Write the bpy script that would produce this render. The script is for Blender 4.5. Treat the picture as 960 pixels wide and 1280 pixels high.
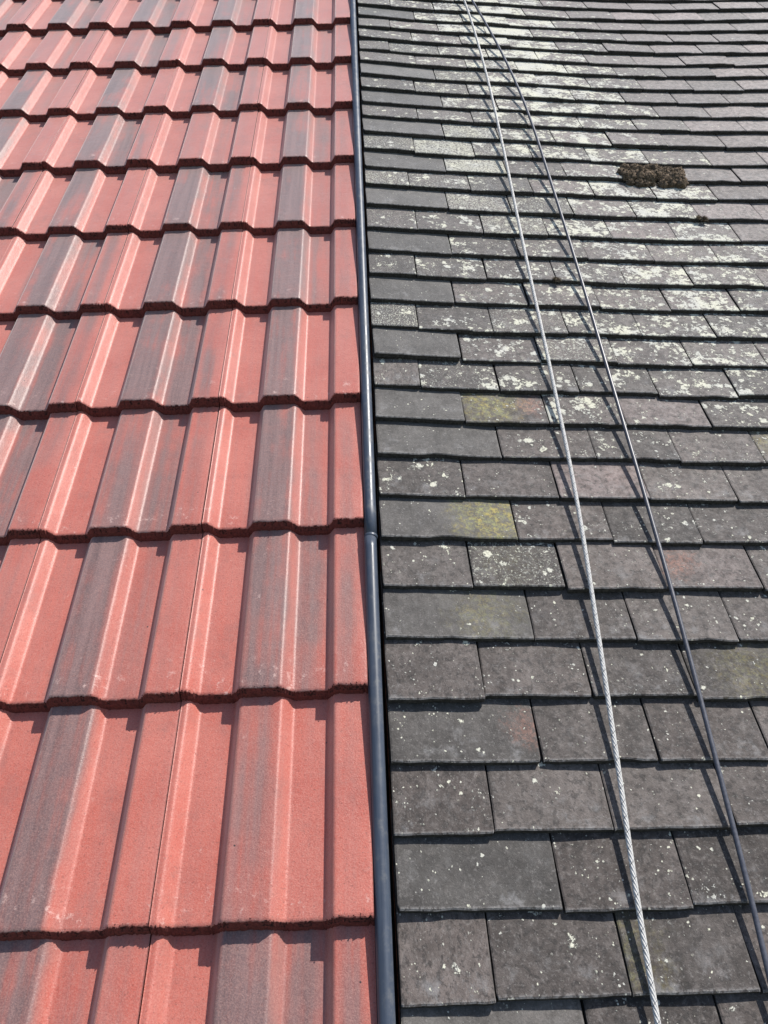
import bpy, math, random
import numpy as np
from mathutils import Matrix, Vector, noise as mnoise

for o in list(bpy.data.objects):
    bpy.data.objects.remove(o)
random.seed(11)
scene = bpy.context.scene
col = scene.collection

# ------------------------------------------------------------------ camera, sky, sun, exposure
# Roof coordinates: u across (right), v up the slope, n out of the roof.  ROOF turns them into world metres.
PITCH = math.radians(40.0)
ROOF = Matrix.Translation((0, 0, 5.0)) @ Matrix.Rotation(PITCH, 4, 'X')

CAM_C = (0.3096, -0.1954, 1.1413)                 # camera in roof coordinates
CAM_R = (0.65287, 0.003825, -0.037638)            # its turn, x then y then z
cam = bpy.data.cameras.new('camera')
cam.sensor_fit = 'HORIZONTAL'; cam.sensor_width = 36.0; cam.lens = 36.0
cam.clip_start = 0.02; cam.clip_end = 2000.0
cam_o = bpy.data.objects.new('camera', cam); col.objects.link(cam_o)
CAM_M = Matrix.Translation(CAM_C) @ Matrix.Rotation(CAM_R[2], 4, 'Z') @ Matrix.Rotation(CAM_R[1], 4, 'Y') @ Matrix.Rotation(CAM_R[0], 4, 'X')
cam_o.matrix_world = ROOF @ CAM_M
scene.camera = cam_o

SUN_ROOF = Vector((0.88, 1.22, 1.0)).normalized()
SUN_W = (ROOF.to_3x3() @ SUN_ROOF).normalized()
elev = math.asin(SUN_W.z); azim = math.atan2(SUN_W.x, SUN_W.y)

world = bpy.data.worlds.new('World'); scene.world = world; world.use_nodes = True
wn = world.node_tree; wn.nodes.clear()
wo = wn.nodes.new('ShaderNodeOutputWorld'); wb = wn.nodes.new('ShaderNodeBackground'); ws = wn.nodes.new('ShaderNodeTexSky')
ws.sky_type = 'NISHITA'; ws.sun_disc = False; ws.sun_elevation = elev; ws.sun_rotation = azim
ws.air_density = 1.0; ws.dust_density = 1.2; ws.ozone_density = 1.0
wb.inputs['Strength'].default_value = 0.11
wn.links.new(ws.outputs[0], wb.inputs[0]); wn.links.new(wb.outputs[0], wo.inputs[0])

sun = bpy.data.lights.new('sun', 'SUN'); sun.energy = 4.6; sun.angle = math.radians(0.53); sun.color = (1.0, 0.955, 0.89)
sun_o = bpy.data.objects.new('sun', sun); col.objects.link(sun_o)
sun_o.rotation_euler = SUN_W.to_track_quat('Z', 'Y').to_euler(); sun_o.location = SUN_W * 30

vs = scene.view_settings
vs.view_transform = 'Standard'; vs.look = 'None'; vs.exposure = 0.55; vs.gamma = 1.0; vs.use_curve_mapping = False


# ------------------------------------------------------------------ helpers
def tag(o, label=None, cat=None, group=None, kind=None):
    if label: o['label'] = label
    if cat: o['category'] = cat
    if group: o['group'] = group
    if kind: o['kind'] = kind
    return o


def mesh_from(name, verts, faces, mats, fmat=None, smooth=False):
    me = bpy.data.meshes.new(name)
    me.from_pydata([tuple(v) for v in verts], [], faces)
    for m in mats: me.materials.append(m)
    if fmat is not None: me.polygons.foreach_set('material_index', fmat)
    if smooth: me.polygons.foreach_set('use_smooth', [True] * len(me.polygons))
    me.update()
    return me


def put(name, me, parent=None, matrix=None):
    o = bpy.data.objects.new(name, me); col.objects.link(o)
    if parent: o.parent = parent
    if matrix is not None: o.matrix_local = matrix
    return o


def root(name, label, cat, uvn, group=None):
    o = bpy.data.objects.new(name, None); col.objects.link(o)
    o.empty_display_size = 0.1
    o.matrix_world = ROOF @ Matrix.Translation(uvn)
    return tag(o, label, cat, group, 'thing')


class NT:
    """short hand for building a node material"""
    def __init__(s, name):
        s.m = bpy.data.materials.new(name); s.m.use_nodes = True
        s.t = s.m.node_tree; s.t.nodes.clear()
        s.out = s.t.nodes.new('ShaderNodeOutputMaterial'); s.b = s.t.nodes.new('ShaderNodeBsdfPrincipled')
        s.t.links.new(s.b.outputs[0], s.out.inputs[0])

    def n(s, typ, ins=None, **kw):
        nd = s.t.nodes.new('ShaderNode' + typ)
        for k, v in kw.items(): setattr(nd, k, v)
        for k, v in (ins or {}).items(): s.put(nd.inputs[k], v)
        return nd

    def put(s, sock, v):
        if isinstance(v, bpy.types.NodeSocket): s.t.links.new(v, sock)
        elif v is not None:
            if isinstance(v, tuple) and len(v) == 3 and sock.type == 'RGBA': v = (*v, 1)
            sock.default_value = v

    def math(s, op, a, b=None, c=None, clamp=False):
        nd = s.t.nodes.new('ShaderNodeMath'); nd.operation = op; nd.use_clamp = clamp
        s.put(nd.inputs[0], a)
        if b is not None: s.put(nd.inputs[1], b)
        if c is not None: s.put(nd.inputs[2], c)
        return nd.outputs[0]

    def step(s, x, lo, hi, a=0.0, b=1.0):
        nd = s.t.nodes.new('ShaderNodeMapRange'); nd.interpolation_type = 'SMOOTHSTEP'
        s.put(nd.inputs['Value'], x); s.put(nd.inputs['From Min'], lo); s.put(nd.inputs['From Max'], hi)
        s.put(nd.inputs['To Min'], a); s.put(nd.inputs['To Max'], b)
        return nd.outputs[0]

    def mix(s, f, a, b, mode='MIX'):
        nd = s.t.nodes.new('ShaderNodeMix'); nd.data_type = 'RGBA'; nd.blend_type = mode; nd.clamp_factor = True
        s.put(nd.inputs[0], f); s.put(nd.inputs[6], a); s.put(nd.inputs[7], b)
        return nd.outputs[2]

    def noise(s, vec, scale, detail=4.0, rough=0.55, dist=0.0, out=0):
        nd = s.n('TexNoise', {'Vector': vec, 'Scale': scale, 'Detail': detail, 'Roughness': rough, 'Distortion': dist})
        return nd.outputs[out]

    def prop(s, name):
        nd = s.t.nodes.new('ShaderNodeAttribute'); nd.attribute_type = 'OBJECT'; nd.attribute_name = name
        return nd.outputs['Fac']

    def local(s, shift=37.0):
        """object coordinates, shifted by a random amount on each object"""
        tc = s.t.nodes.new('ShaderNodeTexCoord'); oi = s.t.nodes.new('ShaderNodeObjectInfo')
        r = s.math('MULTIPLY', oi.outputs['Random'], shift)
        cmb = s.n('CombineXYZ', {0: r, 1: s.math('MULTIPLY', r, 1.7), 2: s.math('MULTIPLY', r, 0.6)})
        add = s.n('VectorMath', {0: tc.outputs['Object'], 1: cmb.outputs[0]}, operation='ADD')
        return tc.outputs['Object'], add.outputs[0], oi.outputs['Random']

    def bump(s, h, strength, dist, prev=None):
        nd = s.n('Bump', {'Height': h, 'Strength': strength, 'Distance': dist})
        if prev is not None: s.put(nd.inputs['Normal'], prev)
        return nd.outputs[0]

    def fin(s, color, rough, normal=None, spec=0.5, metal=0.0, coat=0.0, coat_rough=0.5, sheen=0.0):
        s.b.inputs['Coat Weight'].default_value = coat; s.b.inputs['Coat Roughness'].default_value = coat_rough
        s.b.inputs['Sheen Weight'].default_value = sheen; s.b.inputs['Sheen Roughness'].default_value = 0.45
        if normal is not None: s.put(s.b.inputs['Coat Normal'], normal)
        s.put(s.b.inputs['Base Color'], color); s.put(s.b.inputs['Roughness'], rough)
        s.put(s.b.inputs['Specular IOR Level'], spec); s.put(s.b.inputs['Metallic'], metal)
        if normal is not None: s.put(s.b.inputs['Normal'], normal)
        return s.m


# ------------------------------------------------------------------ materials
def red_tile_material():
    k = NT('red_concrete_tile')
    obj, vec, rnd = k.local()
    sep = k.n('SeparateXYZ', {0: obj}); x = sep.outputs[0]; y = sep.outputs[1]
    st = k.n('Mapping', {0: vec}); st.inputs['Scale'].default_value = (75, 2.2, 20)
    streak = k.noise(st.outputs[0], 1.0, 4, 0.6)
    st2 = k.n('Mapping', {0: vec}); st2.inputs['Scale'].default_value = (22, 3.0, 8)
    broad = k.noise(st2.outputs[0], 1.0, 3, 0.5)
    cloud = k.noise(vec, 9.0, 4, 0.6)
    # grey-violet bands blown on along the middle roll, weaker in the pan beside it
    d1 = k.math('ABSOLUTE', k.math('SUBTRACT', x, 0.126))
    b1 = k.step(k.math('ADD', d1, k.step(broad, 0.3, 0.7, -0.012, 0.008)), 0.020, 0.056, 1.0, 0.0)
    d2 = k.math('ABSOLUTE', k.math('SUBTRACT', x, 0.205))
    b2 = k.step(d2, 0.005, 0.055, 1.0, 0.0)
    d3 = k.math('ABSOLUTE', k.math('SUBTRACT', x, 0.268))
    b3 = k.step(d3, 0.004, 0.03, 1.0, 0.0)
    amp = k.prop('grey'); amp2 = k.prop('grey_pan')
    band = k.math('ADD', k.math('ADD', k.math('MULTIPLY', b1, amp), k.math('MULTIPLY', b2, amp2)), k.math('MULTIPLY', b3, k.math('MULTIPLY', amp2, 0.7)))
    mod = k.math('ADD', k.math('ADD', k.step(streak, 0.25, 0.75, -0.22, 0.20), k.step(broad, 0.3, 0.7, -0.32, 0.22)), k.step(cloud, 0.35, 0.65, -0.22, 0.12))
    g = k.math('MULTIPLY', band, k.math('ADD', 0.9, mod))
    g = k.step(g, 0.05, 0.95)
    red = k.mix(k.step(cloud, 0.3, 0.7), (0.375, 0.082, 0.058), (0.430, 0.120, 0.089))
    red = k.mix(k.step(streak, 0.35, 0.75, 0.0, 0.45), red, (0.325, 0.120, 0.102))
    grey = k.mix(k.step(streak, 0.3, 0.7), (0.098, 0.062, 0.063), (0.175, 0.108, 0.104))
    c = k.mix(g, red, grey)
    fine = k.noise(vec, 420.0, 3, 0.7)
    c = k.mix(k.step(fine, 0.35, 0.72, 0.0, 0.45), c, k.mix(0.5, c, (0.58, 0.33, 0.27)))
    c = k.mix(k.step(k.noise(vec, 300.0, 2, 0.6), 0.60, 0.70, 0.0, 0.50), c, (0.15, 0.055, 0.045))
    grime = k.step(k.noise(vec, 13.0, 6, 0.72), 0.50, 0.72, 0.0, 0.42)
    c = k.mix(grime, c, (0.235, 0.105, 0.090))
    # pale lime scuffs
    sc = k.noise(vec, 34.0, 5, 0.7, 0.4)
    scuff = k.step(sc, 0.655, 0.74)
    low = k.step(y, 0.0, 0.09, 0.75, 0.0)
    scl = k.math('MULTIPLY', k.step(k.noise(vec, 60.0, 5, 0.75), 0.57, 0.70), low)
    c = k.mix(k.math('MULTIPLY', k.math('MAXIMUM', k.math('MULTIPLY', scuff, 0.35), scl), 0.8), c, (0.66, 0.47, 0.42))
    # sparse black dots of dirt
    vo = k.n('TexVoronoi', {'Vector': vec, 'Scale': 55.0})
    dot = k.math('MULTIPLY', k.step(vo.outputs['Distance'], 0.06, 0.10, 1.0, 0.0), k.math('GREATER_THAN', k.n('SeparateColor', {0: vo.outputs['Color']}).outputs[0], 0.955))
    c = k.mix(dot, c, (0.05, 0.03, 0.03))
    rough = k.step(fine, 0.2, 0.8, 0.28, 0.44)
    bn = k.bump(k.noise(vec, 520.0, 3, 0.7), 0.5, 0.0010)
    bn = k.bump(k.noise(vec, 60.0, 4, 0.6), 0.35, 0.002, bn)
    return k.fin(c, rough, bn, 0.34, 0.0, 0.0, 0.5, 0.50)


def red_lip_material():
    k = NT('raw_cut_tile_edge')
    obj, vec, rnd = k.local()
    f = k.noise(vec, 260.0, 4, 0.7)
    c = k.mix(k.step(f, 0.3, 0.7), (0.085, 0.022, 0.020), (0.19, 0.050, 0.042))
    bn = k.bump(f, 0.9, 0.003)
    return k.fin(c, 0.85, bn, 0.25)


def crumb_material():
    k = NT('dark_edge_crumbs')
    obj, vec, rnd = k.local()
    c = k.mix(k.step(k.noise(vec, 300.0, 2), 0.4, 0.6), (0.035, 0.014, 0.013), (0.13, 0.04, 0.035))
    return k.fin(c, 0.95, None, 0.2)


def slate_material():
    k = NT('weathered_plain_tile')
    obj, vec, rnd = k.local(53.0)
    sep = k.n('SeparateXYZ', {0: obj}); y = sep.outputs[1]
    tone = k.prop('tone'); lich = k.prop('lichen'); crust = k.prop('crust'); warm = k.prop('warm')
    yel = k.prop('yellow'); rust = k.prop('rust'); val = k.prop('value')
    wv = k.noise(vec, 30.0, 3, 0.5, 0.0, 1)
    warp = k.n('VectorMath', {0: vec, 1: k.n('VectorMath', {0: wv, 'Scale': 0.012}, operation='SCALE').outputs[0]}, operation='ADD').outputs[0]
    cloud = k.noise(vec, 14.0, 5, 0.6)
    mid = k.noise(vec, 70.0, 5, 0.65)
    fine = k.noise(vec, 330.0, 4, 0.7)
    brown = k.mix(k.step(cloud, 0.3, 0.7), (0.054, 0.043, 0.038), (0.104, 0.084, 0.076))
    brown = k.mix(k.step(mid, 0.42, 0.62, 0.0, 0.55), brown, (0.040, 0.032, 0.029))
    brown = k.mix(k.math('MULTIPLY', warm, 0.75), brown, k.mix(k.step(mid, 0.4, 0.65), (0.225, 0.170, 0.163), (0.130, 0.096, 0.091)))
    grey = k.mix(k.step(cloud, 0.3, 0.72), (0.050, 0.046, 0.043), (0.098, 0.091, 0.085))
    grey = k.mix(k.step(k.noise(vec, 46.0, 6, 0.75), 0.48, 0.68, 0.0, 0.5), grey, (0.056, 0.050, 0.045))
    c = k.mix(tone, brown, grey)
    c = k.mix(1.0, c, k.n('CombineXYZ', {0: val, 1: val, 2: val}).outputs[0], 'MULTIPLY')
    c = k.mix(k.step(fine, 0.3, 0.7, 0.0, 0.55), c, k.mix(0.5, c, (0.022, 0.020, 0.018)))
    # dark algae freckles
    fr = k.math('MULTIPLY', k.step(k.noise(vec, 95.0, 4, 0.62, 0.3), 0.53, 0.60), k.step(tone, 0.2, 0.9, 0.62, 0.22))
    c = k.mix(fr, c, (0.020, 0.018, 0.017))
    # bluish bloom and pale salts toward the tail
    bloom = k.math('MULTIPLY', k.step(k.noise(vec, 26.0, 6, 0.72), 0.52, 0.70), k.step(y, 0.0, 0.085, 0.85, 0.12))
    c = k.mix(k.math('MULTIPLY', bloom, 0.7), c, (0.22, 0.215, 0.215))
    # pale weathered mottling, run-off streaks, worn tail edge
    mot = k.step(k.noise(vec, 48.0, 7, 0.78, 0.6), 0.50, 0.66)
    c = k.mix(k.math('MULTIPLY', mot, k.step(tone, 0.2, 0.9, 0.45, 0.22)), c, k.mix(warm, (0.170, 0.150, 0.140), (0.27, 0.225, 0.215)))
    rm = k.n('Mapping', {0: vec}); rm.inputs['Scale'].default_value = (60, 7, 20)
    run = k.step(k.noise(rm.outputs[0], 1.0, 5, 0.65), 0.52, 0.68, 0.0, 0.55)
    c = k.mix(run, c, k.mix(0.6, c, (0.022, 0.020, 0.018)))
    wear = k.math('MULTIPLY', k.step(y, 0.0005, 0.006, 1.0, 0.0), k.step(k.noise(vec, 130.0, 4, 0.7), 0.40, 0.58))
    c = k.mix(k.math('MULTIPLY', wear, 0.6), c, (0.25, 0.24, 0.235))
    # gritty light and dark grains
    c = k.mix(k.step(k.noise(vec, 210.0, 3, 0.65), 0.56, 0.66, 0.0, 0.55), c, k.mix(0.45, c, (0.24, 0.225, 0.215)))
    # rust-red worn spot and green-yellow stain, each about its own centre on the tile
    x = sep.outputs[0]

    def blob(cx, rad):
        dx = k.math('SUBTRACT', x, cx); dy = k.math('SUBTRACT', y, 0.055)
        d = k.math('SQRT', k.math('ADD', k.math('MULTIPLY', dx, dx), k.math('MULTIPLY', dy, dy)))
        d = k.math('ADD', d, k.math('MULTIPLY', k.math('SUBTRACT', k.noise(vec, 38.0, 6, 0.72), 0.5), 0.16))
        return k.step(d, rad * 0.1, rad, 1.0, 0.0)
    grain = k.step(k.noise(vec, 150.0, 5, 0.75), 0.40, 0.60, 0.12, 1.0)
    rs = k.math('MULTIPLY', k.math('MULTIPLY', blob(k.prop('rust_x'), 0.05), rust), grain)
    c = k.mix(k.math('MULTIPLY', rs, 0.65), c, (0.24, 0.125, 0.095))
    ys = k.math('MULTIPLY', k.math('MULTIPLY', blob(k.prop('yellow_x'), 0.10), yel), k.math('MULTIPLY', grain, k.step(k.noise(vec, 60.0, 5, 0.7), 0.36, 0.60, 0.2, 1.0)))
    c = k.mix(k.math('MULTIPLY', ys, 0.85), c, k.mix(k.step(mid, 0.4, 0.62), (0.205, 0.205, 0.075), (0.30, 0.245, 0.075)))
    # cream lichen: big ragged sheets and round rosettes of two sizes
    pos = k.n('NewGeometry').outputs['Position']
    pn = k.math('ADD', k.math('MULTIPLY', k.noise(pos, 19.0, 3, 0.55, 0.3), 0.47), k.math('MULTIPLY', k.noise(pos, 92.0, 5, 0.68, 0.4), 0.53))
    th = k.math('SUBTRACT', 0.665, k.math('MULTIPLY', lich, 0.165))
    sheet = k.step(pn, th, k.math('ADD', th, 0.016))

    def rosettes(scale, share, rmax):
        vo = k.n('TexVoronoi', {'Vector': warp, 'Scale': scale})
        cc = k.n('SeparateColor', {0: vo.outputs['Color']})
        on = k.math('LESS_THAN', cc.outputs[0], share)
        rad = k.math('MULTIPLY', k.math('ADD', k.math('MULTIPLY', cc.outputs[1], 0.75), 0.25), rmax)
        edge = k.math('ADD', rad, k.math('MULTIPLY', k.math('SUBTRACT', k.noise(vec, 160.0, 4, 0.7), 0.5), 1.1))
        return k.math('MULTIPLY', on, k.step(vo.outputs['Distance'], k.math('SUBTRACT', edge, 0.07), edge, 1.0, 0.0))
    r1 = rosettes(42.0, k.math('MULTIPLY', k.math('SUBTRACT', lich, 0.16), 0.75), 0.46)
    clus = k.step(k.noise(pos, 26.0, 4, 0.6), 0.42, 0.62, 0.12, 1.0)
    r2 = rosettes(105.0, k.math('MULTIPLY', clus, k.math('ADD', 0.02, k.math('MULTIPLY', lich, 0.42))), 0.40)
    r3 = k.math('MULTIPLY', rosettes(230.0, k.math('ADD', 0.12, k.math('MULTIPLY', lich, 0.6)), 0.46), k.step(k.noise(vec, 33.0, 3), 0.50, 0.62))
    cn = k.noise(warp, 190.0, 5, 0.75)
    cth = k.math('SUBTRACT', 0.72, k.math('MULTIPLY', crust, 0.27))
    cr = k.step(cn, cth, k.math('ADD', cth, 0.05))
    lm = k.math('MAXIMUM', k.math('MAXIMUM', sheet, k.math('MAXIMUM', r1, r3)), k.math('MAXIMUM', r2, k.math('MULTIPLY', cr, 0.85)))
    lm = k.math('MULTIPLY', lm, k.step(fine, 0.22, 0.42, 0.35, 1.0))
    lc = k.mix(k.step(cloud, 0.35, 0.65), (0.49, 0.485, 0.435), (0.57, 0.56, 0.44))
    lc = k.mix(k.step(k.noise(vec, 240.0, 3), 0.5, 0.68, 0.0, 0.55), lc, (0.26, 0.255, 0.22))
    c = k.mix(k.math('MULTIPLY', lm, 0.92), c, lc)
    rough = k.math('ADD', k.step(mid, 0.3, 0.7, 0.60, 0.78), k.math('MULTIPLY', lm, 0.15))
    bn = k.bump(fine, 0.6, 0.0014)
    bn = k.bump(mid, 0.45, 0.0022, bn)
    bn = k.bump(lm, 0.8, 0.0022, bn)
    return k.fin(c, rough, bn, 0.22, 0.0, 0.0, 0.5, 0.40)


def slate_edge_material():
    k = NT('dark_tile_edge')
    obj, vec, rnd = k.local()
    f = k.noise(vec, 160.0, 4, 0.7)
    c = k.mix(k.step(f, 0.35, 0.7), (0.030, 0.028, 0.027), (0.075, 0.068, 0.063))  # mottled darker tone for tails, sides and undersides
    return k.fin(c, 0.9, k.bump(f, 0.8, 0.002), 0.2)


def plain(name, c1, c2, scale, rough, spec=0.4, metal=0.0, bump=0.3, bd=0.001):
    k = NT(name)
    obj, vec, rnd = k.local()
    f = k.noise(vec, scale, 5, 0.65)
    return k.fin(k.mix(k.step(f, 0.3, 0.7), c1, c2), rough, k.bump(f, bump, bd), spec, metal)


def trim_material():
    k = NT('dark_blue_grey_plastic')
    obj, vec, rnd = k.local()
    mp = k.n('Mapping', {0: vec}); mp.inputs['Scale'].default_value = (160, 6, 160)
    f = k.noise(mp.outputs[0], 1.0, 4, 0.6)
    d = k.noise(vec, 40.0, 6, 0.7)
    c = k.mix(k.step(f, 0.3, 0.7), (0.034, 0.044, 0.064), (0.055, 0.069, 0.095))
    c = k.mix(k.step(d, 0.52, 0.72, 0.0, 0.5), c, (0.13, 0.13, 0.125))
    rough = k.step(d, 0.3, 0.7, 0.30, 0.50)
    return k.fin(c, rough, k.bump(f, 0.08, 0.001), 0.42)


M_RED = red_tile_material(); M_LIP = red_lip_material(); M_CRUMB = crumb_material()
M_SLATE = slate_material(); M_SEDGE = slate_edge_material()
M_TRIM = trim_material()
M_WEB = plain('black_plastic', (0.012, 0.012, 0.014), (0.022, 0.022, 0.025), 60, 0.5)
M_DECK = plain('black_roofing_felt', (0.012, 0.012, 0.012), (0.028, 0.026, 0.025), 90, 0.95, 0.1)
M_TIMBER = plain('rusty_brown_timber', (0.05, 0.022, 0.014), (0.20, 0.08, 0.045), 70, 0.9, 0.2)
M_ROPE = plain('pale_rope_strand', (0.42, 0.41, 0.39), (0.58, 0.57, 0.55), 500, 0.55, 0.4, 0.0, 0.5, 0.0006)
M_TRACER = plain('black_tracer_strand', (0.04, 0.04, 0.042), (0.09, 0.09, 0.095), 400, 0.6)
M_CABLE = plain('dark_slate_cable', (0.050, 0.052, 0.066), (0.085, 0.088, 0.105), 200, 0.38, 0.5, 0.0, 0.15)
M_GROUND = plain('mown_grass_ground', (0.06, 0.08, 0.03), (0.13, 0.12, 0.07), 0.6, 0.95, 0.2)
M_BRICK = plain('old_brickwork', (0.22, 0.09, 0.06), (0.34, 0.17, 0.12), 6, 0.9, 0.2)


# ------------------------------------------------------------------ large structure: the ground far below, two roofs
def grid_sheet(name, size, nseg, mat):
    vs_, fs = [], []
    for j in range(nseg + 1):
        for i in range(nseg + 1):
            vs_.append(((i / nseg - .5) * size, (j / nseg - .5) * size, 0))
    for j in range(nseg):
        for i in range(nseg):
            a = j * (nseg + 1) + i
            fs.append((a, a + 1, a + nseg + 2, a + nseg + 1))
    return mesh_from(name, vs_, fs, [mat])


ground = put('ground', grid_sheet('ground', 1600, 8, M_GROUND)); tag(ground, kind='structure')

NU_U = [-1, 0.33, 0.5, 0.63, 0.8, 0.97, 1.14, 1.4, 1.7, 3]
NU_N = [-0.004, -0.004, -0.022, -0.034, -0.044, -0.058, -0.069, -0.082, -0.088, -0.09]


def surf_n(u):
    """level of the old roof's tile tails: it humps up toward the party wall"""
    return float(np.interp(u, NU_U, NU_N))


def surf_s(u, h=0.09):
    return (surf_n(u + h) - surf_n(u - h)) / (2 * h)


V_LO, V_HI = -0.72, 4.42
U_LO, U_MID, U_HI = -1.802, 0.2985, 2.55

red_roof = root('red_tiled_roof', 'new red interlocking tiled roof with grey streaked rolls beside the dark trim', 'roof', (0, 0, 0))
old_roof = root('old_tiled_roof', 'old grey brown plain tiled roof blotched with pale lichen', 'roof', (0.33, 0, 0))


def deck(parent, us, ntop, thick, off):
    vs_, fs = [], []
    for u in us:
        n = ntop(u)
        for v in (V_LO + 0.06, V_HI): vs_ += [(u - off, v, n), (u - off, v, n - thick)]
    for i in range(len(us) - 1):
        a = 4 * i; b = a + 4
        fs += [(a, b, b + 2, a + 2), (a + 1, a + 3, b + 3, b + 1), (a, a + 1, b + 1, b), (a + 2, b + 2, b + 3, a + 3)]
    e = 4 * (len(us) - 1)
    fs += [(0, 2, 3, 1), (e, e + 1, e + 3, e + 2)]
    return put('roof_deck', mesh_from('roof_deck', vs_, fs, [M_DECK]), parent)


deck(red_roof, [U_LO, 0.334], lambda u: -0.078, 0.03, 0)
deck(old_roof, [0.336 + i * 0.11 for i in range(21)], lambda u: surf_n(u) - 0.062, 0.03, 0.33)


# ------------------------------------------------------------------ red interlocking tiles
GAUGE = 0.33054
TLEN = 0.418
ROLL_H = 0.0192
LIP_T = 0.0205


def profile(x):
    """height over the tile's width (x from the left joint): rolls at the joints and in the middle"""
    x = x % 0.15 if x < 0.2999 else 0.1499
    pts = [(0.0, 0.0), (0.011, 0.0), (0.0275, -ROLL_H), (0.0835, -ROLL_H), (0.0945, 0.0), (0.15, 0.0)]
    return np.interp(x, [p[0] for p in pts], [p[1] for p in pts])


def rounded(x, r=0.0030):
    return float(np.mean([profile(min(max(x + d * r, 0.0), 0.2999)) for d in np.linspace(-1, 1, 9)]))


def red_tile_mesh(seed):
    rs = np.random.RandomState(seed)
    w0, w1 = 0.0004, 0.2992
    xs = []
    x = w0
    while x < w1 - 0.001:
        xs.append(x)
        xm = x % 0.15
        x += 0.0018 if (0.004 < xm < 0.034 or 0.076 < xm < 0.101) else 0.0032
    xs.append(w1)
    n = len(xs)
    zt = np.array([rounded(x) for x in xs])
    zt[0] -= 0.0008; zt[-1] -= 0.0006
    # ragged front edge, rougher beside the joint rolls
    jag = rs.normal(0, 0.0007, n) + 0.0010 * np.array([mnoise.noise(Vector((x * 60, seed * 3.1, 0))) for x in xs])
    jz = rs.normal(0, 0.0006, n)
    for i, x in enumerate(xs):
        k = 0.8 + 0.6 * (x > 0.262 or x < 0.02)
        jag[i] *= k; jz[i] *= 0.7 * k
    lump = np.array([mnoise.noise(Vector((x * 90, seed * 1.7, 4))) for x in xs])
    tilt = LIP_T / GAUGE
    rows = []
    V = []; F = []; FM = []
    ys = [0.0016, 0.006, 0.03, 0.11, 0.22, 0.33, TLEN]
    ysags = rs.normal(0, 0.0002, len(ys))
    # underside back, lip bottom, lip middle, rim, then the top face
    def row(f):
        rows.append(len(V))
        for i in range(n): V.append(f(i))
    row(lambda i: (xs[i], TLEN, zt[i] - 0.0125 - tilt * TLEN))
    row(lambda i: (xs[i], 0.012, zt[i] - 0.0135 - tilt * 0.012))
    row(lambda i: (xs[i], -0.0068 + jag[i] * 0.8 + 0.0006 * lump[i], zt[i] - LIP_T + 0.0002 + 0.0012 * lump[i]))
    row(lambda i: (xs[i], -0.0040 + 0.0009 * lump[i] + jag[i] * .5, zt[i] - LIP_T * 0.5))
    row(lambda i: (xs[i], 0.0002 + jag[i], zt[i] - 0.0018 + jz[i]))
    for j, y in enumerate(ys):
        s = 0.35 if j == 0 else 0.0
        row(lambda i: (xs[i], y + jag[i] * s, zt[i] - tilt * y + (ysags[j] if j > 1 else 0) + (jz[i] * .5 - 0.0003 if j == 0 else 0)))
    for r in range(len(rows) - 1):
        a, b = rows[r], rows[r + 1]
        for i in range(n - 1):
            F.append((a + i, a + i + 1, b + i + 1, b + i))
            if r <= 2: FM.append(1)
            elif r == 3: FM.append(2 if mnoise.noise(Vector((xs[i] * 120, seed * 5.3, 9))) + rs.rand() * .4 > (0.25 if xs[i] < 0.262 else 0.0) else 1)
            elif r == 4: FM.append(2 if rs.rand() < 0.10 else 0)
            else: FM.append(0)
    a, b = rows[-1], rows[0]
    for i in range(n - 1):
        F.append((a + i, a + i + 1, b + i + 1, b + i)); FM.append(1)
    F.append(tuple(reversed([r for r in rows]))); FM.append(1)
    F.append(tuple([r + n - 1 for r in rows])); FM.append(1)
    # dark crumbs sitting on the rim
    for c in range(26):
        i = rs.randint(0, n)
        if c < 14: i = rs.randint(int(n * .86), n)
        s = 0.0006 + 0.0008 * rs.rand()
        cx, cy, cz = xs[i], 0.0002 + jag[i] + abs(rs.normal(0, 0.0016)), zt[i] - 0.0006
        o = len(V)
        pts = [(s, 0, 0), (-s * .8, s * .4, 0), (-s * .3, -s, 0), (0, 0, s * 1.3), (0, 0, -s)]
        a_ = rs.rand() * 6.3; ca, sa = math.cos(a_), math.sin(a_)
        for p in pts: V.append((cx + 1.4 * (p[0] * ca - p[1] * sa), cy + p[0] * sa + p[1] * ca, cz + p[2]))
        for t in ((0, 1, 3), (1, 2, 3), (2, 0, 3), (1, 0, 4), (2, 1, 4), (0, 2, 4)):
            F.append(tuple(o + q for q in t)); FM.append(2)
    me = mesh_from('roof_tile', V, F, [M_RED, M_LIP, M_CRUMB], FM, True)
    sharp = [False] * len(me.polygons)
    me.polygons.foreach_set('use_smooth', [m == 0 for m in FM])
    me.update()
    return me


RED_MESH = [red_tile_mesh(s) for s in range(7)]
for k in range(-2, 13):
    for j in range(-6, 1):
        ju = j * 0.3
        m = (Matrix.Translation((ju + random.gauss(0, 0.0002), k * GAUGE + random.gauss(0, 0.0016), random.uniform(0, 0.0022)))
             @ Matrix.Rotation(random.gauss(0, 0.0007), 4, 'Z') @ Matrix.Rotation(random.gauss(0, 0.0016), 4, 'Y'))
        o = put('roof_tile', random.choice(RED_MESH), red_roof, m)
        r = random.random()
        o['grey'] = random.uniform(0.4, 0.7) if r < 0.15 else random.uniform(0.95, 1.3)
        o['grey_pan'] = random.choice([0.2, 0.45, 0.65, 0.85, 1.0])


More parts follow.
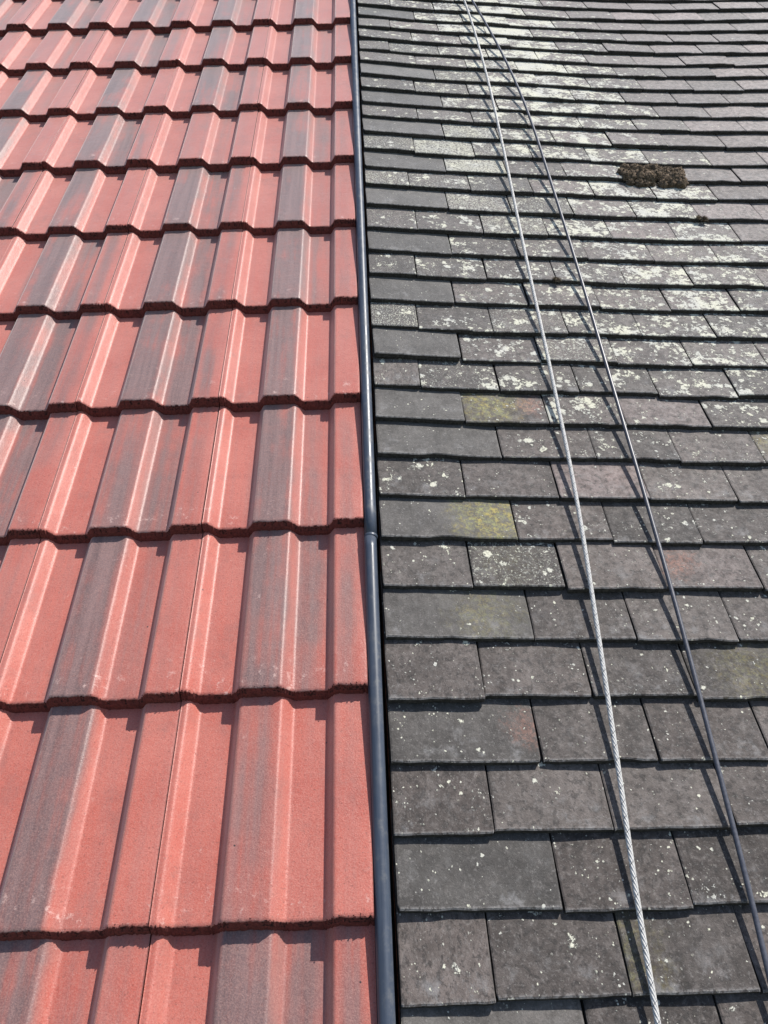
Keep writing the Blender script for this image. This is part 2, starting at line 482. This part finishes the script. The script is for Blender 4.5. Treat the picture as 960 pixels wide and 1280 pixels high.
# ------------------------------------------------------------------ old plain tiles
SW = 0.1755      # nominal width of the shared meshes
ST = 0.0123      # thickness
SLEN = 0.262
TAIL = [-0.2045, -0.1015, 0.003, 0.104, 0.2085, 0.3135, 0.4165, 0.519, 0.623, 0.7265, 0.8295, 0.928, 1.0275, 1.1255, 1.2255,
        1.329, 1.430, 1.531, 1.630, 1.736, 1.842, 1.9405, 2.037, 2.141, 2.243, 2.336, 2.434, 2.5325, 2.635, 2.728, 2.828, 2.924, 3.026, 3.128]
JOINTS = {0: [.567, .745], 1: [.453, .632, .806], 2: [.560, .744], 3: [.477, .655, .839], 4: [.564, .749, .932], 5: [.487, .666, .841],
          6: [.586, .764, .946], 7: [.491, .660, .845, 1.028], 8: [.588, .770, .945], 9: [.499, .685, .867, 1.048],
          10: [.585, .780, .958, 1.139], 11: [.519, .698, .867, 1.055], 12: [.431, .605, .783, .962, 1.146],
          13: [.533, .714, .892, 1.070, 1.250], 14: [.439, .616, .795, .974, 1.157], 15: [.535, .717, .895, 1.073, 1.250],
          16: [.448, .626, .803, .984, 1.161, 1.347], 17: [.546, .724, .904, 1.083, 1.261], 18: [.463, .641, .816, .992, 1.174, 1.351],
          19: [.556, .732, .907, 1.086, 1.270, 1.449], 20: [.454, .629, .807, .988, 1.169, 1.350], 21: [.567, .746, .922, 1.096, 1.273, 1.452],
          22: [.482, .662, .837, 1.016, 1.198, 1.391], 23: [.579, .749, .925, 1.106, 1.285, 1.472], 24: [.505, .680, .854, 1.031],
          25: [.591], 26: [.507, .687], 27: [.583], 28: [.524, .700], 29: [.435, .612], 30: [.522], 31: [.446, .626], 32: [.543, .726],
          33: [.455, .624], -1: [.46], -2: [.56], -3: [.46], -4: [.56], -5: [.46]}
NROW = 46
while len(TAIL) < NROW: TAIL.append(TAIL[-1] + 0.1025)


def slate_mesh(seed, width=SW):
    rs = np.random.RandomState(100 + seed)
    nx = 12
    xs = np.concatenate([[-0.5, -0.488], np.linspace(-0.488, 0.488, nx - 2)[1:-1], [0.488, 0.5]]) * width
    n = len(xs)
    jag = rs.normal(0, 0.0005, n) + 0.0009 * np.array([mnoise.noise(Vector((x * 40, seed * 2.3, 1))) for x in xs])
    camber = rs.uniform(-0.0008, 0.0014); twist = rs.normal(0, 0.0007)
    if seed % 2 == 0:
        jag[0 if rs.rand() < .5 else -1] += rs.uniform(0.003, 0.009)      # broken corner
    if seed % 4 == 1:
        i = rs.randint(2, n - 3); jag[i] += 0.003; jag[i + 1] += 0.0022
    ej = [rs.normal(0, 0.0005, 6), rs.normal(0, 0.0005, 6)]
    V, F, FM, rows = [], [], [], []

    def z(x, y):
        s = x / (0.5 * width)
        return camber * (1 - s * s) + twist * s * (1 - y / SLEN) - 0.02 * y * y

    def row(y, dz, j, q, edge):
        rows.append(len(V))
        for i, x in enumerate(xs):
            xx = x + (ej[0][q] if i <= 1 else ej[1][q] if i >= n - 2 else 0)
            ez = -0.0010 if (i in (0, n - 1) and edge) else 0
            V.append((xx, y + jag[i] * j, z(x, y) + dz + ez))
    row(SLEN, -ST, 0, 5, False)
    row(0.0, -ST, 1.0, 0, False)
    row(-0.0004, -0.0016, 1.0, 0, True)
    row(0.0018, 0.0, 0.9, 0, True)
    row(0.035, 0.0, 0.2, 1, True)
    row(0.08, 0.0, 0, 2, True)
    row(0.13, 0.0, 0, 3, True)
    row(SLEN, 0.0, 0, 5, True)
    for r in range(len(rows) - 1):
        a, b = rows[r], rows[r + 1]
        for i in range(n - 1):
            F.append((a + i, a + i + 1, b + i + 1, b + i)); FM.append(1 if r <= 1 else 0)
    a, b = rows[-1], rows[0]
    for i in range(n - 1):
        F.append((a + i, a + i + 1, b + i + 1, b + i)); FM.append(1)
    F.append(tuple(reversed(rows))); FM.append(1)
    F.append(tuple(r + n - 1 for r in rows)); FM.append(1)
    return mesh_from('plain_tile', V, F, [M_SLATE, M_SEDGE], FM)


SLATE_MESH = [slate_mesh(s) for s in range(12)]
HALF_MESH = [slate_mesh(20 + s, 0.255) for s in range(5)]


def in_view(pts):
    inv = CAM_M.inverted()
    hit = False
    xs, ys = [], []
    for p in pts:
        d = inv @ Vector(p)
        if d.z > -0.05: continue
        xs.append(480 + 960 * d.x / -d.z); ys.append(640 - 960 * d.y / -d.z)
    return bool(xs) and max(xs) > -4 and min(xs) < 964 and max(ys) > -4 and min(ys) < 1284


# (row, index) : what the photograph shows on that tile
SPECIAL = {
    (2, 0): dict(tone=1, lichen=.05, value=.86), (4, 0): dict(tone=.9, lichen=.22, rust=.9, rust_x=.12, value=.86),
    (6, 0): dict(tone=1, lichen=.0, yellow=.45, yellow_x=.05, value=1.0), (8, 0): dict(tone=1, lichen=0, yellow=1.5, yellow_x=.085, value=1.15),
    (7, 1): dict(tone=.3, lichen=.45, crust=.62, yellow=.15), (7, 3): dict(rust=1.2, rust_x=-.055, lichen=.05, warm=.3),
    (10, 0): dict(tone=1, lichen=0, value=1.05), (11, 0): dict(tone=1, lichen=.05, value=1.05), (13, 0): dict(tone=1, lichen=0, value=.95),
    (11, 1): dict(yellow=1.2, yellow_x=-.03, rust=1.3, rust_x=.055, lichen=.2, warm=.2), (15, 0): dict(tone=1, lichen=.03, value=.95),
    (9, 0): dict(lichen=.5, value=.8), (9, 2): dict(warm=.55, rust=.25, lichen=.05), (9, 1): dict(lichen=.2, value=.85), (11, 2): dict(lichen=.85), (11, 3): dict(lichen=.4, warm=.6),
    (10, 4): dict(yellow=.8, lichen=.6), (1, 1): dict(lichen=.25, value=.85), (1, 2): dict(yellow=.4, yellow_x=-.10, lichen=.1, value=.85), (5, 3): dict(yellow=.4, lichen=.2),
    (3, 2): dict(crust=.25, lichen=.05), (22, 1): dict(crust=1, lichen=.5, value=1.2), (21, 1): dict(crust=1.05, lichen=.5, value=1.3), (23, 1): dict(crust=.95, lichen=.4),
    (19, 1): dict(crust=.85, lichen=.5), (17, 1): dict(crust=.45, lichen=.55), (20, 4): dict(lichen=1.0), (20, 5): dict(lichen=.98, crust=.3),
    (19, 3): dict(lichen=.8), (19, 4): dict(lichen=1.0, crust=.3), (18, 4): dict(lichen=.75), (18, 5): dict(lichen=1.0), (17, 4): dict(lichen=.75), (16, 5): dict(lichen=.9),
    (15, 4): dict(lichen=1.0), (14, 5): dict(lichen=.85), (21, 3): dict(lichen=.98, crust=.3), (22, 3): dict(lichen=.9), (21, 2): dict(lichen=.5, crust=.2), (22, 2): dict(lichen=.85),
    (24, 5): dict(tone=.6, crust=.5, value=1.2),
}


def tile_look(k, i, u, v, wide):
    d = dict(tone=random.uniform(0, 0.35), lichen=0.0, crust=0.0, warm=0.0, yellow=0.0, rust=0.0, yellow_x=random.uniform(-.04, .04), rust_x=random.uniform(-.05, .05), value=random.choice([.66, .8, .92, 1.05, 1.2, 1.42]) * random.uniform(.95, 1.05))
    lich = 0.14 + 0.16 * random.random()
    band = math.exp(-((u - (1.28 - 0.20 * (v - 1.2) - 0.06 * max(0, v - 2.2))) / 0.24) ** 2) * (1 / (1 + math.exp(-(v - 0.95) * 7)))
    lich += 0.62 * band * random.uniform(0.75, 1.15)
    lich += (0.50 * math.exp(-((u - 0.80) / 0.45) ** 2)) / (1 + math.exp(-(v - 0.85) * 8))
    if u > 1.35 and v > 1.6: lich *= 0.3
    if v < 0.45: lich *= 0.8
    d['lichen'] = lich
    if 0.38 < u < 0.82 and v > 1.0: d['crust'] = random.uniform(0.2, 0.8)
    if v > 2.3 and u < 1.1: d['crust'] = max(d['crust'], random.uniform(0.1, 0.5))
    d['warm'] = min(1.0, max(0.0, (v - 1.0) * 0.28 + (u - 0.9) * 0.55 + random.gauss(0.04, 0.13)))  # warm tint, rising up the slope to put pale grazing sheen into the colour
    if wide and i == 0:
        d['tone'] = 0.95; d['lichen'] = 0.06 if v < 2.6 else .2; d['crust'] = 0.0 if v < 2.2 else .15; d['warm'] = 0.1 if v > 2 else 0
    d.update(SPECIAL.get((k, i), {}))
    return d


old_stuff_v, old_stuff_f, old_stuff_m = [], [], []
n_parts = 0
for k in range(-5, NROW):
    tail = TAIL[k] if k >= 0 else TAIL[0] + 0.1035 * k
    js = list(JOINTS.get(k, [.462 + random.gauss(0, .012) if k % 2 else .552 + random.gauss(0, .012)]))
    while js[-1] < U_HI: js.append(js[-1] + 0.1782 + random.gauss(0, 0.0022))
    edges = [0.3300] + js
    row_off = random.gauss(0, 0.0008)
    for i in range(len(edges) - 1):
        a, b = edges[i], edges[i + 1]
        gap = random.choice([0.0012, 0.0018, 0.0022, 0.0035]) if i else 0.002
        wide = (b - a) > 0.2
        w = (b - a) - gap
        uc = (a + b) / 2
        s = surf_s(uc)
        tilt = ST / 0.1025
        yaw = random.gauss(0, 0.0038)
        dv = random.gauss(0, 0.0021) + row_off
        lift = abs(random.gauss(0, 0.0009))
        if (k, i) == (13, 0): lift += 0.004; yaw = 0.004; w -= 0.005
        if (k, i) == (5, 0): dv -= 0.004; lift += 0.003
        if (k, i) == (7, 2): dv -= 0.004; lift += 0.003
        X = Vector((1, 0, s)).normalized(); Y = Vector((0, 1, -tilt)).normalized(); Z = X.cross(Y).normalized(); Y = Z.cross(X)
        R = Matrix((X, Y, Z)).transposed().to_4x4()
        me = random.choice(HALF_MESH if wide else SLATE_MESH)
        base_w = 0.255 if wide else SW
        m = (Matrix.Translation((uc - 0.33, tail + dv, surf_n(uc) + lift)) @ R @ Matrix.Rotation(yaw, 4, 'Z')
             @ Matrix.Rotation(random.gauss(0, 0.004), 4, 'Y') @ Matrix.Diagonal((w / base_w, 1, 1, 1)))
        look = tile_look(k, i, uc, tail, wide)
        if in_view([(q, tail + e, surf_n(q)) for q in (a, b) for e in (0, 0.1)]) and n_parts < 300:
            o = put('plain_tile', me, old_roof, m); n_parts += 1
            for q, val in look.items(): o[q] = float(val)
            if (k, i) == (8, 0): o['label'] = 'smooth grey tile stained yellow green at one end'
            if (k, i) == (11, 1): o['label'] = 'tile with a mustard and a rust red blotch'
            if (k, i) == (13, 0): o['label'] = 'clean dark grey wide tile sitting loose beside a gap'
        else:
            base = len(old_stuff_v)
            for vv in me.vertices: old_stuff_v.append(m @ vv.co)
            for p in me.polygons:
                old_stuff_f.append(tuple(base + q for q in p.vertices)); old_stuff_m.append(p.material_index)
o = put('plain_tile_field', mesh_from('plain_tile_field', old_stuff_v, old_stuff_f, [M_SLATE, M_SEDGE], old_stuff_m), old_roof)
tag(o, kind='stuff')
for q, val in dict(tone=.2, lichen=.3, crust=.1, warm=.4, yellow=0, rust=0, value=1.0).items(): o[q] = float(val)


def box_mesh(name, x0, x1, y0, y1, z0, z1, mat):
    v = [(x, y, z) for z in (z0, z1) for y in (y0, y1) for x in (x0, x1)]
    f = [(0, 2, 3, 1), (4, 5, 7, 6), (0, 1, 5, 4), (2, 6, 7, 3), (0, 4, 6, 2), (1, 3, 7, 5)]
    return mesh_from(name, v, f, [mat])


put('edge_batten', box_mesh('edge_batten', -0.0030, 0.0, V_LO + .1, V_HI, -0.066, -0.036, M_TIMBER), old_roof)


# ------------------------------------------------------------------ tubes: trim and cables
def tube(path, rad, seg, mat, name, squash=None, caps=True):
    """sweep a circle along a path of points (nearly along v)"""
    P = np.array(path); T = np.gradient(P, axis=0); T /= np.linalg.norm(T, axis=1)[:, None]
    up = np.array([0, 0, 1.0])
    V, F = [], []
    rad = np.broadcast_to(rad, (len(P),))
    for i in range(len(P)):
        a = np.cross(T[i], up); a /= np.linalg.norm(a); b = np.cross(a, T[i])
        for q in range(seg):
            t = 2 * math.pi * q / seg
            V.append(tuple(P[i] + rad[i] * (math.cos(t) * a + math.sin(t) * b)))
    for i in range(len(P) - 1):
        for q in range(seg):
            F.append((i * seg + q, i * seg + (q + 1) % seg, (i + 1) * seg + (q + 1) % seg, (i + 1) * seg + q))
    if caps:
        F.append(tuple(reversed(range(seg)))); F.append(tuple(range((len(P) - 1) * seg, len(P) * seg)))
    return mesh_from(name, V, F, [mat], None, True)


def trim_length(label, v0, v1, collar, wob):
    t = root('verge_trim', label, 'trim', (0.3115, v0, -0.0055), 'lengths of dark verge trim between the roofs')
    n = 60
    L = v1 - v0
    ys = np.linspace(0, L, n)
    path = [(0.0008 * math.sin(y * 2.1 + wob), y, 0.0008 * math.sin(y * 4.3 + wob)) for y in ys]
    put('bead', tube(path, 0.0113 + (0.0003 if collar else 0), 24, M_TRIM, 'bead'), t)
    put('web', box_mesh('web', -0.0035, 0.0035, 0.0, L, -0.071, -0.0095, M_WEB), t)
    put('flange', box_mesh('flange', -0.006, 0.0125, 0.002, L, -0.0735, -0.0713, M_WEB), t)
    if collar:
        cp = [(path[0][0], y, path[0][2]) for y in (-0.0015, -0.0005, 0.001, 0.004, 0.0055)]
        put('collar', tube(cp, np.array([0.0117, 0.0123, 0.0126, 0.0125, 0.0118]), 24, M_TRIM, 'collar'), t)
    return t


trim_length('upper length of dark blue grey rounded trim with a collar at its lower end', 0.622, V_HI, True, 0.4)
trim_length('lower length of dark blue grey rounded trim tucked under the collar', V_LO, 0.621, False, 2.0)

WHITE = [(.632, -.60, -.0275), (.641, -.40, -.0275), (.655, -.133, -.0275), (.662, -.001, -.0272), (.677, .192, -.0270), (.693, .410, -.0269), (.711, .682, -.0268),
         (.723, 1.035, -.0266), (.733, 1.508, -.0262), (.750, 2.178, -.0258), (.755, 2.482, -.0256), (.755, 2.740, -.0255), (.751, 3.016, -.0252), (.745, 3.193, -.025),
         (.730, 3.7, -.023), (.714, 4.3, -.020)]
DARK = [(.780, -.60, -.036), (.800, -.33, -.0365), (.819, -.067, -.037), (.824, .006, -.037), (.833, .189, -.0368), (.843, .409, -.0366), (.850, .684, -.036),
        (.855, 1.039, -.0355), (.861, 1.516, -.035), (.862, 1.907, -.0347), (.861, 2.189, -.0343), (.857, 2.347, -.0338), (.834, 2.701, -.0312), (.804, 2.981, -.0290),
        (.777, 3.197, -.027), (.738, 3.7, -.023), (.702, 4.3, -.018)]


def spline(pts, step):
    P = np.array(pts)
    v = np.arange(P[0, 1], P[-1, 1], step)
    m = np.gradient(P, P[:, 1], axis=0)
    out = []
    for x in v:
        i = min(max(np.searchsorted(P[:, 1], x) - 1, 0), len(P) - 2)
        h = P[i + 1, 1] - P[i, 1]; t = (x - P[i, 1]) / h
        out.append((2 * t**3 - 3 * t**2 + 1) * P[i] + (t**3 - 2 * t**2 + t) * h * m[i] + (-2 * t**3 + 3 * t**2) * P[i + 1] + (t**3 - t**2) * h * m[i + 1])
    return np.array(out)


wp = spline(WHITE, 0.0026)
o0 = wp[0]
rope = root('white_rope', 'pale twisted rope with a dark zigzag tracer lying down the old roof', 'rope', tuple(o0))
for st in range(7):
    tr = st == 6                                  # six pale strands, one thin dark tracer laid the other way
    pitch = -0.021 if tr else 0.052
    ph = st * 2 * math.pi / 6
    off = 0.00385 if tr else 0.00245
    hel = np.array([p - o0 + np.array([off * math.cos(2 * math.pi * p[1] / pitch + ph), 0, off * math.sin(2 * math.pi * p[1] / pitch + ph)]) for p in wp])
    put('tracer_strand' if tr else 'strand', tube(hel, 0.00045 if tr else 0.0017, 6, M_TRACER if tr else M_ROPE, 'strand'), rope)

dp = spline(DARK, 0.02)
dm = tube(dp - dp[0], 0.0040, 12, M_CABLE, 'dark_cable')
dc = put('dark_cable', dm); dc.matrix_world = ROOF @ Matrix.Translation(tuple(dp[0]))
tag(dc, 'smooth dark slate grey cable lying down the old roof', 'cable')


# ------------------------------------------------------------------ moss clump filling one tile bay
def moss(O, sx, sy, count, seed, label):
    rs = np.random.RandomState(seed)
    V, F, FM = [], [], []
    O = np.array((O[0], O[1], surf_n(O[0])))

    def dome(c, r, h):
        b = len(V); nu, nv = 14, 7
        for j in range(nv + 1):
            th = (j / nv) * math.pi * 0.62
            for i in range(nu):
                ph = 2 * math.pi * i / nu
                d = Vector((math.sin(th) * math.cos(ph), math.sin(th) * math.sin(ph), math.cos(th)))
                k = 1 + 0.34 * mnoise.noise(d * 2.1 + Vector(c) * 90) + 0.26 * mnoise.noise(d * 5 + Vector(c) * 50) + 0.10 * rs.normal()
                V.append((c[0] + d.x * r * k, c[1] + d.y * r * k, c[2] + d.z * h * k))
        for j in range(nv):
            for i in range(nu):
                F.append((b + j * nu + i, b + (j + 1) * nu + i, b + (j + 1) * nu + (i + 1) % nu, b + j * nu + (i + 1) % nu)); FM.append(0)
        for q in range(130):
            th = math.acos(1 - rs.rand() * 1.1); ph = rs.rand() * 6.283
            d = np.array([math.sin(th) * math.cos(ph), math.sin(th) * math.sin(ph), math.cos(th)])
            p = np.array(c) + d * np.array([r, r, h]) * 0.94
            tip = p + (d + rs.normal(0, .35, 3)) * rs.uniform(.002, .0055)
            sd = np.cross(d, rs.normal(0, 1, 3)); sd = sd / (np.linalg.norm(sd) + 1e-6) * .0008
            b2 = len(V); V.extend([tuple(p - sd), tuple(p + sd), tuple(tip)]); F.append((b2, b2 + 1, b2 + 2)); FM.append(1)
    put_n = 0; sc = sy ** 0.5
    while put_n < count:
        x = rs.uniform(-0.092, 0.094); y = rs.uniform(-0.030, 0.070)
        if (x / 0.098) ** 2 + ((y - 0.02) / 0.062) ** 4 > 1 + 0.35 * mnoise.noise(Vector((x * 45, y * 45, 2.0))): continue
        r = 0.0055 + 0.0145 * rs.rand() ** 1.6
        x *= sx; y *= sy; r *= sc
        base = surf_n(O[0] + x) - O[2] - 0.115 * max(y, 0) - (0.006 if y < -0.012 else 0)
        dome((x, y, base + rs.uniform(-0.002, 0.003)), r, r * rs.uniform(0.6, 1.0)); put_n += 1
    me = mesh_from('moss_clump', V, F, [M_MOSS, M_MOSS2], FM, True)
    o = put('moss_clump', me); o.matrix_world = ROOF @ Matrix.Translation(tuple(O))
    tag(o, label, 'moss')


M_MOSS = plain('dry_moss', (0.055, 0.041, 0.028), (0.19, 0.142, 0.10), 170, 0.95, 0.15, 0.0, 1.0, 0.004)
M_MOSS2 = plain('dry_moss_tips', (0.15, 0.118, 0.085), (0.31, 0.255, 0.19), 90, 0.95, 0.15)
moss((1.185, 1.945), 0.97, 0.92, 130, 5, 'dry brown cushion of moss filling one tile bay on the old roof')
moss((1.271, 1.733), 0.12, 0.13, 6, 6, 'tiny dark tuft of moss in a tile joint below the big cushion')
moss((0.802, 1.428), 0.05, 0.08, 4, 7, 'tiny dark tuft of moss in a tile joint beside the dark cable')
